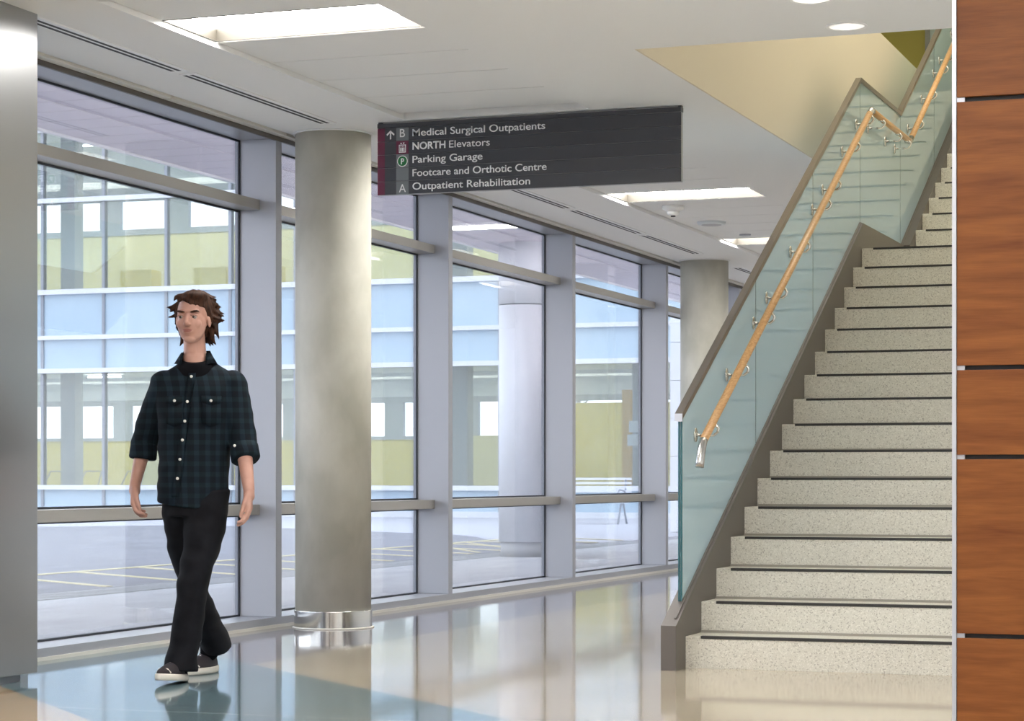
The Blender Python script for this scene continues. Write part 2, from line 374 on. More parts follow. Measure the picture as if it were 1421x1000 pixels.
# wood panelled wall at the right ----------------------------------
YW = 7.0
wr = struct(boxes('wall_right', [(-1.075, 3.0, YW+.02, YW+.22, 0, CZ)], M['dark']), 'cherry veneer panel wall with recessed horizontal joints')
zs = [(.004, .425), (.439, .974), (.988, 1.248), (1.262, 2.072), (2.087, 2.90), (2.915, 3.008)]
for z0, z1 in zs:
    for x0 in (-1.078, .40, 1.88):
        boxes('wood_panel', [(x0, min(x0+1.474, 3.0), YW, YW+.022, z0, z1)], M['veneer'], wr, 0.0015)
boxes('corner_trim', [(-1.092, -1.079, YW-.004, YW+.22, 0, CZ)] + [(-1.079, -1.055, YW+.008, YW+.02, z_-.012, z_+.012) for z_ in (.432, .981, 1.255, 2.08)], M['alu'], wr)
# wall on the hidden side of the stair
struct(boxes('wall_stair', [(-1.10, -.98, YW+.22, 30, 0, 6.6)], M['gypsum']), 'cream wall along the right of the stair')

# ------------------------------------------------------------------ upper stair hall
struct(boxes('wall_upper', [(-3.32, -3.2, 10.48, 20.5, CZ+.12, 4.27), (-3.2, -3.19, 10.6, 20.5, CZ+.001, 4.27), (-3.32, -.98, 10.48, 10.6, CZ+.12, 6.6)], M['cream']), 'cream wall of the stair opening above the ceiling')
struct(boxes('wall_olive', [(-5.5, -5.38, 10.5, 24, 3.7, 6.6), (-5.5, -.98, 23.9, 24, 3.7, 6.6), (-5.5, -3.2, 10.4, 10.5, 3.7, 6.6)], M['olive']), 'olive green wall of the upper floor')
struct(boxes('ceiling_upper', [(-5.5, -.98, 10.4, 24, 6.6, 6.7)], M['gypsum']))
struct(boxes('floor_upper', [(-5.4, -3.32, 10.5, 24, 3.70, 3.76), (-3.32, -1.1, 20.6, 24, 4.00, 4.30)], M['gypsum']))
wu = emp_struct('window_upper', 'tall upper window at the head of the stair', (-3, 23.8, 4.6))
boxes('frame', [(x, x+.05, 23.82, 23.88, 4.35, 6.3) for x in (-4.0, -3.5, -3.0, -2.5, -2.0)], M['mullion'], wu)
for x in (-3.95, -3.45, -2.95, -2.45):
    boxes('pane', [(x, x+.45, 23.84, 23.86, 4.35, 6.3)], M['spandrel'], wu)

# ------------------------------------------------------------------ staircase
RISE, RUN, Y0 = .152, .2907, 10.517
XL, XR = -2.916, -1.105
st = thing('staircase', 'terrazzo staircase with black nosing strips rising to a landing at the right', 'stairs', (-2, Y0, 0))
sb = None
def step(x0, y, z, base=False):
    global sb
    x1 = XR
    pts = [(y, z-RISE), (y, z-.004), (y+.004, z), (y+RUN+.02, z), (y+RUN+.02, z-.04), (y+.05, z-.04), (y+.05, z-RISE)]
    o = prism('step', pts, 'x', x0, x1, M['terrazzo'], st)
    boxes('nosing', [(x0+.075, x1, y-.003, y+.035, z-.010, z+.003)], M['nosing'], o)
    boxes('riser_joint', [(x0, x1, y+RUN-.012, y+RUN-.001, z, z+.012)], M['sole_grey'], o)
M['sole_grey'] = mat('joint_grey', (0.30, 0.28, 0.24), 0.6)
for n_ in range(15): step(XL, Y0+RUN*n_, RISE*(n_+1))
LZ = RISE*16; YL0 = Y0+RUN*15; YL1 = 16.39
o = boxes('landing', [(XL, XR, YL0, YL1+.05, LZ-.05, LZ), (XL, XR, YL0, YL0+.05, LZ-RISE, LZ-.05)], M['terrazzo'], st)
boxes('nosing', [(XL+.075, XR, YL0-.003, YL0+.035, LZ-.01, LZ+.003)], M['nosing'], o)
for n_ in range(12): step(-2.87, YL1+RUN*n_, LZ+RISE*(n_+1))
# sides: sloping, flat, sloping
def line_up(y): return .22+.523*(y-10.36)
def stringer_top(y):
    if y < 14.92: return line_up(y)
    if y < 16.45: return line_up(14.92)+.0
    return line_up(14.92)+.523*(y-16.45)
YE = 20.3
top = [(10.342, 0), (10.342, .212)] + [(y, stringer_top(y)) for y in (10.40, 14.92, 16.45, YE)]
bot = [(YE, stringer_top(YE)-.45), (16.6, LZ-.32), (14.75, LZ-.32), (11.0, .27), (10.70, 0)]
for xa, xb in ((-2.99, -2.916), (XR+.0, XR+.001)):
    if xa > -2: continue
    prism('stringer', top+bot, 'x', xa, xb, M['stringer'], st)
boxes('stringer', [(-2.916, -2.868, 16.45, 16.48, 2.3, 2.55)], M['stringer'], st)
prism('stringer', [(16.45, LZ-.1), (16.45, stringer_top(16.45)), (YE, stringer_top(YE)), (YE, stringer_top(YE)-.42)], 'x', -2.916, -2.872, M['stringer'], st)
prism('soffit', [(11.0, .10), (14.8, LZ-.29), (16.6, LZ-.29), (YE, stringer_top(YE)-.40), (YE, stringer_top(YE)-.44), (16.6, LZ-.33), (14.8, LZ-.33), (11.0, .06)], 'x', -2.916, XR, M['gypsum'], st)

# ------------------------------------------------------------------ balustrade
ba = thing('balustrade', 'pale blue glass balustrade with metal cap and maple handrail on the stair', 'railing', (-2.95, 10.5, .2))
XG = -2.952
def rail_top(y):
    if y < 14.95: return 1.215+.531*(y-10.55)
    if y < 16.45: return rail_top(14.9499)
    return rail_top(14.9499)+.531*(y-16.45)
cuts = [10.55, 12.04, 13.49, 14.95, 16.45, 17.95, 19.45]
for a, b in zip(cuts, cuts[1:]):
    a_, b_ = a+.003, b-.003
    o = prism('glass_panel', [(a_, stringer_top(a_)-.02), (a_, rail_top(a_)), (b_, rail_top(b_-.001)), (b_, stringer_top(b_)-.02)], 'x', XG-.009, XG+.009, M['balustrade_glass'], ba)
boxes('glass_edge', [(XG-.010, XG-.002, 10.546, 10.553, .30, 1.215), (XG+.002, XG+.010, 10.546, 10.553, .30, 1.215)], M['glass_edge'], ba)
for y in cuts[1:-1]: boxes('glass_joint', [(XG-.007, XG+.0095, y-.003, y+.003, stringer_top(y), rail_top(y-.001))], M['glass_edge'], ba)
def ribbon(name, ys, zf, x0, x1, dz0, dz1, m, parent):
    pts = [(y, zf(y)+dz1) for y in ys] + [(y, zf(y)+dz0) for y in ys[::-1]]
    return prism(name, pts, 'x', x0, x1, m, parent)
ribbon('top_rail', [10.52, 14.95, 16.45, 19.3], rail_top, XG-.019, XG+.019, -.004, .026, M['rail_metal'], ba)
boxes('end_cap', [(XG-.020, XG+.020, 10.512, 10.521, 1.186, 1.224)], M['alu'], ba)
ribbon('glass_shoe', [10.40, 14.92, 16.45, 19.3], stringer_top, XG+.010, XG+.022, -.01, .006, M['stringer'], ba)
# handrail
XH = -2.85
def hr_z(y):
    z1 = 1.075+.527*(14.86-10.56)
    if y < 14.86: return 1.075+.527*(y-10.56)
    if y < 16.32: return z1
    return z1+.527*(y-16.32)
hp = tube('handrail', [(XH, y, hr_z(y)) for y in (10.60, 14.80)], .021, M['handrail'], ba, 16)
tube('handrail', [(XH, 14.90, hr_z(14.9)), (XH, 16.27, hr_z(16))], .021, M['handrail'], ba, 16)
tube('handrail', [(XH, 16.38, hr_z(16.38)), (XH, 19.2, hr_z(19.2))], .021, M['handrail'], ba, 16)
tube('elbow', [(XH, 14.80, hr_z(14.80)), (XH, 14.86, hr_z(14.86)), (XH, 14.90, hr_z(14.9))], .0215, M['steel'], ba, 16)
tube('elbow', [(XH, 16.27, hr_z(16)), (XH, 16.32, hr_z(16.32)), (XH, 16.38, hr_z(16.38))], .0215, M['steel'], ba, 16)
e_ = [(XH, 10.60, hr_z(10.60))]
for i in range(1, 7):
    a = i/6*1.1
    e_.append((XH-.0*i, 10.60-.09*math.sin(a)*.9, hr_z(10.60)-.13*(a/1.1)**1.3))
tube('end_return', e_, .0215, M['steel'], ba, 16)
mb = None
for y in (10.78, 11.39, 11.97, 12.27, 12.86, 13.45, 13.74, 14.34, 14.80, 15.2, 15.83, 16.20, 16.74, 17.33, 17.88, 18.17, 18.77):
    z = hr_z(y)
    if mb is None:
        bm = bmesh.new()
        seg = 20
        for x0, x1, rr in ((.010, .017, .028), (-.017, -.010, .028)):
            bm_ring_loft(bm, [[(XG-XH+x, rr*math.cos(2*PI*i/seg), -.065+rr*1.25*math.sin(2*PI*i/seg)) for i in range(seg)] for x in (x0, x1)])
        bm_tube(bm, [(XG-XH+.015, 0, -.065), (-.03, 0, -.068), (.004, 0, -.066), (.022, 0, -.052), (.028, 0, -.034), (.018, 0, -.020), (.004, 0, -.015)], .0075, 10)
        bm_box(bm, -.012, .012, -.025, .025, -.024, -.017)
        o = link('bracket', fin(bm, 'bracket'), M['chrome'], ba, (XH-ba.location.x, y-ba.location.y, z-ba.location.z), True); mb = o.data
    else:
        o = bpy.data.objects.new('bracket', mb); C.objects.link(o); o.parent = ba; o.location = (XH-ba.location.x, y-ba.location.y, z-ba.location.z)

# ------------------------------------------------------------------ concrete columns
for (x, y, lb) in ((-5.725, 12.61, 'round concrete column with steel base ring standing left of the hanging sign'),
                   (-5.70, 21.235, 'far round concrete column seen behind the glass balustrade'),
                   (-5.72, 29.8-.0, 'last round concrete column at the far end of the corridor')):
    if y > 29: y = 29.55
    t_ = thing('concrete_column', lb, 'column', (x, y, 0))
    lathe('shaft', [(.232, .10), (.232, CZ)], (x, y, 0), M['concrete'], t_, 64)
    lathe('base_ring', [(.238, 0.004), (.238, .008), (.238, .104), (.238, .108), (.2325, .108)], (x, y, 0), M['chrome'], t_, 64)
    lathe('floor_seal', [(.250, 0), (.250, .006), (.238, .009)], (x, y, 0), M['cassette'], t_, 48)
    lathe('ceiling_trim', [(.246, CZ-.008), (.246, CZ)], (x, y, 0), M['gypsum'], t_, 48)

# steel clad pier at the left edge
t_ = thing('column_cover', 'satin steel clad pier at the left edge of the picture', 'column', (-5.75, 8.2, 0))
boxes('cladding', [(-6.02, -5.49, 7.2, 8.872, .036, CZ)], M['cover_steel'], t_, 0.004)
boxes('plinth', [(-6.0, -5.535, 7.25, 8.80, 0, .036)], M['mullion'], t_)

# ------------------------------------------------------------------ hanging sign
YS = 12.276
SX0, SX1, SZ0, SZ1 = -5.286, -3.431, 2.580, 3.000
sg = thing('directional_sign', 'dark grey hanging direction sign with white lettering below the ceiling', 'sign', (-4.36, YS, 2.58))
hz = SZ1-.027
rowh = (hz-SZ0)/5
boxes('header_bar', [(SX0, SX1, YS-.004, YS+.05, hz+.001, SZ1), (SX0, SX0+.02, YS+.01, YS+.04, SZ1, CZ), (SX1-.02, SX1, YS+.01, YS+.04, SZ1, CZ)], M['sign'], sg)
boxes('backing', [(SX0, SX1-.002, YS+.006, YS+.046, SZ0+.001, hz+.001)], M['sign_line'], sg)
rows = ['Medical Surgical Outpatients', ('NORTH', 'Elevators'), 'Parking Garage', 'Footcare and Orthotic Centre', 'Outpatient Rehabilitation']
widths = [.824, (.210, .274), .439, .833, .732]
def text_mesh(body, height, width, bold=0.0):
    cu = bpy.data.curves.new('lettering', 'FONT'); cu.body = body; cu.size = 1.0; cu.offset = bold; cu.extrude = 0.0
    o = bpy.data.objects.new('tmp', cu); C.objects.link(o)
    dg = bpy.context.evaluated_depsgraph_get(); me = bpy.data.meshes.new_from_object(o.evaluated_get(dg))
    C.objects.unlink(o); bpy.data.objects.remove(o)
    xs = [v.co.x for v in me.vertices]; x0, x1 = min(xs), max(xs)
    kx = width/(x1-x0) if width else height/.72
    kz = height/.72
    for v in me.vertices: v.co = Vector(((v.co.x-x0)*kx, 0, v.co.y*kz))
    return me
def put_text(body, x, z, height, width, m, parent, bold=0.0, name='lettering', y=None):
    me = text_mesh(body, height, width, bold); yy = YS-.0022 if y is None else y
    bm = bmesh.new(); bm.from_mesh(me)
    g = bmesh.ops.extrude_face_region(bm, geom=bm.faces[:])
    for v in [q for q in g['geom'] if isinstance(q, bmesh.types.BMVert)]: v.co.y += .002
    for v in bm.verts: v.co = Vector((v.co.x+x, v.co.y+yy, v.co.z+z))
    return link(name, fin(bm, name), m, parent)
for i in range(5):
    z1 = hz-i*rowh; z0 = z1-rowh; g = .0012
    pl = boxes('sign_strip', [(SX0+.19, SX1, YS, YS+.006, z0+g, z1-g)], M['sign'], sg)
    boxes('maroon_strip', [(SX0, SX0+.046, YS, YS+.006, z0+g, z1-g)], M['maroon'], pl)
    boxes('arrow_field', [(SX0+.046, SX0+.119, YS, YS+.006, z0+g, z1-g)], M['sign'], pl)
    boxes('code_field', [(SX0+.119, SX0+.198, YS-.0008, YS+.006, z0+g, z1-g)], M['maroon'] if i == 1 else M['sign_grey'], pl)
    zt = z0+.024
    if i == 1:
        put_text('NORTH', -5.063, zt, .043, .208, M['letter'], pl, .022)
        put_text('Elevators', -4.832, zt, .043, .253, M['letter'], pl)
    else:
        put_text(rows[i], -5.063, zt, .043, widths[i], M['letter'], pl, .008)
    xc = SX0+.159; zc = (z0+z1)/2
    if i == 0: put_text('B', xc-.016, zt-.002, .050, .032, M['letter'], pl)
    if i == 4: put_text('A', xc-.022, zt-.012, .050, .044, M['letter'], pl)
    if i == 0:
        xa = SX0+.083; yy0, yy1 = YS-.0022, YS
        boxes('arrow', [(xa-.004, xa+.004, yy0, yy1, z0+.012, z1-.016)], M['letter'], pl)
        for sgn in (-1, 1):
            prism('arrow', [(xa, z1-.014), (xa, z1-.026), (xa+sgn*.022, z1-.046), (xa+sgn*.025, z1-.036)][::sgn], 'y', yy0, yy1, M['letter'], pl)
    if i == 1:
        y0_, y1_ = YS-.003, YS-.0008
        bl = [(xc-.022, xc+.022, y0_, y1_, zc-.030, zc-.026), (xc-.022, xc+.022, y0_, y1_, zc+.012, zc+.016), (xc-.022, xc-.018, y0_, y1_, zc-.026, zc+.012), (xc+.018, xc+.022, y0_, y1_, zc-.026, zc+.012)]
        for dx in (-.010, 0, .010):
            bl += [(xc+dx-.0032, xc+dx+.0032, y0_, y1_, zc-.024, zc-.001), (xc+dx-.0022, xc+dx+.0022, y0_, y1_, zc+.002, zc+.0065)]
        boxes('elevator_symbol', bl, M['letter'], pl)
        for dx, up in ((-.008, 1), (.008, -1)):
            prism('elevator_symbol', [(xc+dx-.006, zc+.020 if up > 0 else zc+.028), (xc+dx+.006, zc+.020 if up > 0 else zc+.028), (xc+dx, zc+.029 if up > 0 else zc+.019)][::up], 'y', y0_, y1_, M['letter'], pl)
    if i == 2:
        for rr, m_, yy in ((.033, 'letter', YS-.002), (.0285, 'green', YS-.003)):
            prism('parking_symbol', [(xc+rr*math.cos(2*PI*j/28), zc-.002+rr*math.sin(2*PI*j/28)) for j in range(28)], 'y', yy, YS-.0008, M[m_], pl)
        put_text('P', xc-.009, zc-.019, .034, .021, M['letter'], pl, .03, 'parking_symbol', YS-.0042)

# ------------------------------------------------------------------ ceiling fittings
def slot(y0, y1, lb):
    t_ = thing('slot_diffuser', lb, 'air vent', (-5.565, (y0+y1)/2, CZ), 'linear air slots in the corridor ceiling')
    x = -5.565
    boxes('frame', [(x-.052, x-.044, y0, y1, CZ-.006, CZ), (x-.018, x-.004, y0+.02, y1-.02, CZ-.006, CZ), (x+.021, x+.052, y0, y1, CZ-.006, CZ), (x-.044, x+.021, y0, y0+.02, CZ-.006, CZ), (x-.044, x+.021, y1-.02, y1, CZ-.006, CZ)], M['white_metal'], t_)
    boxes('slot', [(x-.044, x-.018, y0+.02, y1-.02, CZ-.0052, CZ), (x-.004, x+.021, y0+.02, y1-.02, CZ-.0052, CZ)], M['dark'], t_)
sl = [(6.7, 8.52, 'air slot in the ceiling hidden behind the steel clad pier'), (8.60, 10.36, 'linear air slot at the upper left, nearest of its row'), (10.44, 12.19, 'linear air slot ending at the top of the near concrete column'),
      (13.05, 14.85, 'linear air slot hidden behind the hanging sign'), (14.95, 16.68, 'linear air slot just emerging below the hanging sign'), (16.80, 18.62, 'linear air slot between the hanging sign and the far column, nearer one'),
      (18.76, 20.5, 'linear air slot ending at the top of the far concrete column'), (22.0, 23.8, 'short visible linear air slot beyond the far column'), (23.9, 25.7, 'last linear air slot beyond the far column')]
for a in sl: slot(*a)
def downlight(x, y, lb):
    t_ = thing('downlight', lb, 'downlight', (x, y, CZ))
    lathe('trim_ring', [(.096, CZ), (.094, CZ-.006), (.083, CZ-.006), (.080, CZ-.001), (.080, CZ)], (x, y, 0), M['white_metal'], t_, 40)
    lathe('reflector', [(.081, CZ-.003), (.079, CZ-.0015)], (x, y, 0), M['downlight'], t_, 40)
    lathe('bulb', [(.012, CZ-.016), (.022, CZ-.010), (.026, CZ-.004)], (x, y, 0), M['lens_soft'], t_, 20)
M['lens_soft'] = emis('bulb', (1.0, 0.96, 0.88), 1.5)
downlight(-2.106, 10.383, 'round recessed downlight beside the stair opening')
downlight(-2.131, 9.74, 'round recessed downlight cut by the top edge of the picture')
t_ = thing('smoke_detector', 'white smoke detector below the second lit ceiling light', 'smoke detector', (-4.825, 17.035, CZ+.02))
lathe('base', [(.085, CZ+.025), (.085, CZ), (.055, CZ-.016)], (-4.825, 17.035, 0), M['white_metal'], t_, 36)
lathe('sensor_head', [(.050, CZ-.016), (.046, CZ-.040), (.028, CZ-.052)], (-4.825, 17.035, 0), M['white_metal'], t_, 32)
lathe('sensor_slots', [(.020, CZ-.052), (.018, CZ-.060)], (-4.825, 17.035, 0), M['dark'], t_, 20)
t_ = thing('ceiling_speaker', 'flat grey round fitting beyond the smoke detector', 'speaker', (-4.83, 18.22, CZ+.02))
lathe('cover', [(.12, CZ+.025), (.115, CZ+.004), (.10, CZ)], (-4.83, 18.22, 0), M['office_white'], t_, 32)
lathe('grille', [(.085, CZ), (.08, CZ-.003)], (-4.83, 18.22, 0), M['frame'], t_, 32)
t_ = thing('sprinkler', 'tiny flat sprinkler cap near the third ceiling light', 'sprinkler', (-4.8, 19.25, CZ+.02))
lathe('cap', [(.05, CZ+.025), (.05, CZ+.015), (.04, CZ+.012)], (-4.8, 19.25, 0), M['frame'], t_, 24)

# ------------------------------------------------------------------ outside ground
struct(boxes('ground', [(-90, 40, -20, 160, -.32, -.14)], M['snow']), 'pale open ground around the court')
pv = struct(boxes('pavement', [(-9.0, -6.34, -6, 60, -.14, 0)], M['paving']), 'concrete walkway outside the windows')
struct(prism('road', [(-9.5, -6), (-9.5, 29.2), (-11.1, 30.0), (-12.3, 32.4), (-13.1, 33.5), (-14.7, 34.6), (-20.3, 38.6), (-22.1, 36.3), (-60, 36.3), (-60, -6)], 'z', -.14, -.004, M['asphalt']), 'grey asphalt court with yellow hatching')
road = bpy.data.objects['road']
struct(boxes('kerb_ground', [(-13, -9.55, 30.2, 47.5, -.14, -.008), (-60, -13, 33.0, 47.5, -.14, -.010)], M['snow']), 'pale far walkway')
for i in range(16):
    y = 14.2+1.22*i
    if i == 0:
        boxes('painted_line', [(-11.47, -11.35, 6, 31.2, -.004, .002)], M['yellow_paint'], road)
    prism('painted_line', [(-11.35, y+.06), (-11.35, y-.06), (-9.62, y-1.26), (-9.62, y-1.14)], 'z', -.004, .002, M['yellow_paint'], road)
for i in range(3):
    y = 25.6+1.3*i
    prism('painted_line', [(-11.5, y+2.9), (-11.5, y+2.8), (-9.7, y), (-9.7, y+.1)], 'z', -.004, .003, M['yellow_paint'], road)
t_ = thing('drain_grate', 'slotted iron drain grate running along the walkway edge', 'drain', (-9.25, 20, 0))
boxes('channel', [(-9.52, -8.98, -6, 31, -.14, .0006)], M['dark'], t_)
bm = bmesh.new(); y = 8.0
while y < 31:
    bm_box(bm, -9.49, -9.01, y, y+.06, .0, .0016); y += .125
o = link('bar', fin(bm, 'bar'), M['paving'], t_); o['kind'] = 'stuff'

# exterior column
t_ = thing('exterior_column', 'round pale grey painted column outside, behind the third window', 'column', (-8.72, 24.55, 0))
lathe('shaft', [(.305, .17), (.305, 2.885)], (-8.72, 24.55, 0), M['col_white'], t_, 64)
lathe('shaft', [(.305, 2.895), (.305, 3.62)], (-8.72, 24.55, 0), M['col_white'], t_, 64)
lathe('plinth', [(.285, 0), (.285, .17)], (-8.72, 24.55, 0), M['paving'], t_, 64)
# canopy with plank soffit
cn = thing('canopy', 'flat entrance canopy outside with mauve plank soffit', 'canopy', (-8, 20, 3.6))
boxes('slab', [(-9.33, -6.62, 2, 36, 3.64, 4.1)], M['col_white'], cn)
boxes('void', [(-9.32, -6.38, 2, 36, 3.621, 3.639)], M['dark'], cn)
boxes('edge_beam', [(-9.36, -9.33, 2, 36, 3.58, 4.1)], M['white_cap'], cn)
mes = {}
for i in range(87):
    for j, (x0, x1) in enumerate(((-9.325, -8.615), (-8.595, -7.555), (-7.535, -6.36))):
        y = 2+.39*i
        if j not in mes:
            o = boxes('soffit_plank', [(x0, x1, .010, .380, 0, .018)], M['soffit'], cn, 0, (-cn.location.x, y-cn.location.y, 3.602-cn.location.z)); mes[j] = o.data
        else:
            o = bpy.data.objects.new('soffit_plank', mes[j]); C.objects.link(o); o.parent = cn; o.location = (-cn.location.x, y-cn.location.y, 3.602-cn.location.z)
boxes('reflection_bar', [(-8.9, -8.1, 22.6, 22.8, 3.585, 3.602)], M['lens'], cn)  # glowing bar standing in for an indoor lamp mirrored in the window

# ------------------------------------------------------------------ building across the court
YF = 48.0
bd = thing('building', 'glazed building across the court with blue bands and yellow walls inside', 'building', (-24, YF, 0))
FXa, FXb = -38.2, -12.5
for z0, z1 in ((-.14, .12), (.60, .71), (3.43, 3.54), (4.24, 4.34), (5.34, 5.46), (7.57, 7.68), (9.3, 9.4)):
    boxes('transom', [(FXa, FXb, YF-.14, YF+.02, z0, z1)], M['white_cap'], bd)
xs = []
x = -12.55
while x > FXa: xs.append(x); x -= 1.7
xs.append(FXa)
for x in xs:
    boxes('mullion', [(x-.035, x+.035, YF-.05, YF+.12, -.1, 9.4)], M['mullion'], bd)
for a, b in zip(xs[1:], xs):
    a += .035; b -= .035
    for z0, z1 in ((.12, .60), (3.54, 4.24), (4.34, 5.34), (9.3, 9.3)):
        if z1 > z0: boxes('spandrel_panel', [(a, b, YF, YF+.03, z0, z1)], M['spandrel'], bd)
    for z0, z1 in ((.71, 3.43), (5.46, 7.57), (7.68, 9.3)):
        boxes('window_pane', [(a, b, YF+.01, YF+.02, z0, z1)], M['facade_glass'], bd)
boxes('floor_slab', [(FXa, FXb, YF+.03, 53, -.14, .3), (FXa, FXb, YF+.03, 53, 3.5, 5.4), (FXa, FXb, YF-.1, 53, 9.4, 9.9)], M['office_white'], bd)
# office rear wall with strip windows open to the sky, ground floor and upper floor
Yb = 52.0
boxes('rear_wall', [(FXa, -17.4, Yb, Yb+.15, .3, 1.86)], M['yellow_wall'], bd)
boxes('rear_wall', [(-17.4, FXb, Yb, Yb+.15, .3, 2.7)], M['yellow_wall'], bd)
boxes('rear_wall', [(FXa, FXb, Yb, Yb+.15, 2.88, 3.5)], M['office_white'], bd)
boxes('rear_window_frame', [(FXa, FXb, Yb-.04, Yb+.18, 2.76, 2.90), (FXa, -17.4, Yb-.04, Yb+.18, 1.84, 1.92)] + [(q, q+.5, Yb, Yb+.15, 1.92, 2.76) for q in (-36.4, -33.0, -29.9, -27.3, -25.0, -22.2, -20.2, -18.0)], M['office_grey'], bd)
boxes('rear_wall', [(FXa, FXb, Yb, Yb+.15, 5.4, 7.25)], M['pale_yellow'], bd)  # upper wall's yellow paled: the glass reflection is mixed into the colour
boxes('rear_window_frame', [(FXa, FXb, Yb-.04, Yb+.18, 7.2, 7.35), (FXa, FXb, Yb-.04, Yb+.18, 8.1, 8.5)] + [(q, q+.6, Yb, Yb+.15, 7.35, 8.1) for q in (-36.4, -33.0, -30.3, -28.3, -26.2, -22.2, -19.2)], M['office_grey'], bd)
boxes('rear_wall', [(FXa, FXb, Yb, Yb+.15, 8.5, 9.4)], M['office_white'], bd)
boxes('end_wall', [(FXa-.2, FXa, YF, Yb+.15, -.1, 9.9), (FXb, FXb+.2, YF, Yb+.15, -.1, 9.9)], M['office_white'], bd)
for x in (-29.4, -24.2, -19.0, -14.6):
    boxes('inner_column', [(x-.2, x+.2, YF+.9, YF+1.3, .3, 3.5), (x-.2, x+.2, YF+.9, YF+1.3, 5.4, 9.4)], M['office_grey'], bd)
boxes('partition', [(-28.3, -27.7, 50.5, 50.8, .3, 2.1), (-19.9, -17.7, 50.8, 51.0, .3, 1.9)], M['pale_yellow'], bd)
boxes('orange_streak', [(-15.2, -15.0, 49.4, 49.7, .3, 2.9)], M['orange'] if 'orange' in M else mat('orange_streak', (0.75, 0.42, 0.05), 0.6), bd)  # upright panel standing in for a yellow streak reflected in the facade
boxes('notice_sheet', [(-14.62, -14.36, YF+.04, YF+.045, 1.9, 2.15), (-14.66, -14.42, YF+.04, YF+.045, 1.6, 1.85)], M['office_white'], bd)
boxes('office_ceiling_light', [(q, q+.9, 50.2, 50.3, zz, zz+.04) for q, zz in ((-29.6, 3.42), (-26, 9.3), (-30, 9.3))], M['lens'], bd)
for x, zz in ((-28.9, 5.4), (-26.8, 5.4), (-25.4, 5.4)):
    boxes('cupboard', [(x, x+.9, 50.6, 51.1, zz, zz+.75)], M['yellow_wall'], bd)
for x in (-30.6, -29.6, -28.4, -26.6):
    tube('chair_frame', [(x, 49.4, .3), (x+.35, 49.5, 1.05), (x+.8, 49.5, 1.05), (x+.55, 49.6, .3)], .018, M['mullion'], bd, 6)
# white panelled block right of it
t_ = thing('white_block', 'white panelled outbuilding seen through the fourth and fifth windows', 'building', (-8.3, 36.5, 0))
for j, (z0, z1) in enumerate(((.0, .62), (.63, 1.25), (1.26, 1.88), (1.89, 2.51), (2.52, 3.14), (3.15, 3.6))):
    boxes('cladding_panel', [(-10.30, -6.45, 36.2, 36.3, z0, z1)], M['col_white'], t_)
boxes('core', [(-10.28, -6.45, 36.3, 38.5, -.1, 3.6)], M['office_white'], t_)
# bench
bx0, bx1, by = -14.6, -12.87, 42.3
t_ = thing('bench', 'white slatted metal bench outside the fourth window', 'bench', (-13.7, by, 0))
for k in range(6):
    boxes('slat', [(bx0, bx1, by+.10+.012*k, by+.13+.012*k, .44+.082*k, .485+.082*k)], M['white_cap'], t_)
for k in range(4):
    boxes('slat', [(bx0, bx1, by-.35+.11*k, by-.27+.11*k, .40, .42)], M['white_cap'], t_)
for x in (bx0+.1, bx1-.12):
    tube('leg', [(x, by-.36, -.01), (x, by-.12, .40), (x, by+.12, .46), (x, by+.18, .88)], .02, M['mullion'], t_, 8)
    tube('leg', [(x, by+.24, -.01), (x, by+.0, .40)], .02, M['mullion'], t_, 8)
    tube('armrest', [(x, by-.30, .40), (x, by-.36, .58), (x, by-.25, .66), (x, by+.05, .64), (x, by+.14, .60)], .016, M['mullion'], t_, 8)
# bare trees far beyond
def tree(x, y, h, lb):
    bm = bmesh.new()
    def br(p0, d, L, r_, dep):
        p1 = p0+d*L
        bm_tube(bm, [p0, p1], [r_, r_*.6], 5)
        if dep == 0: return
        for _ in range(3):
            nd = (d+Vector((random.uniform(-.6, .6), random.uniform(-.6, .6), random.uniform(-.1, .5)))).normalized()
            br(p0.lerp(p1, random.uniform(.6, 1)), nd, L*.72, r_*.55, dep-1)
    br(Vector((x, y, -.14)), Vector((0, 0, 1)), h*.3, h*.02, 4)
    tag(link('bare_tree', fin(bm, 'bare_tree'), M['bark']), lb, 'tree')
tree(-25.2, 75, 6.0, 'bare winter tree seen through the office windows, left one')
tree(-27.9, 80, 6.5, 'bare winter tree seen through the office windows, right one')

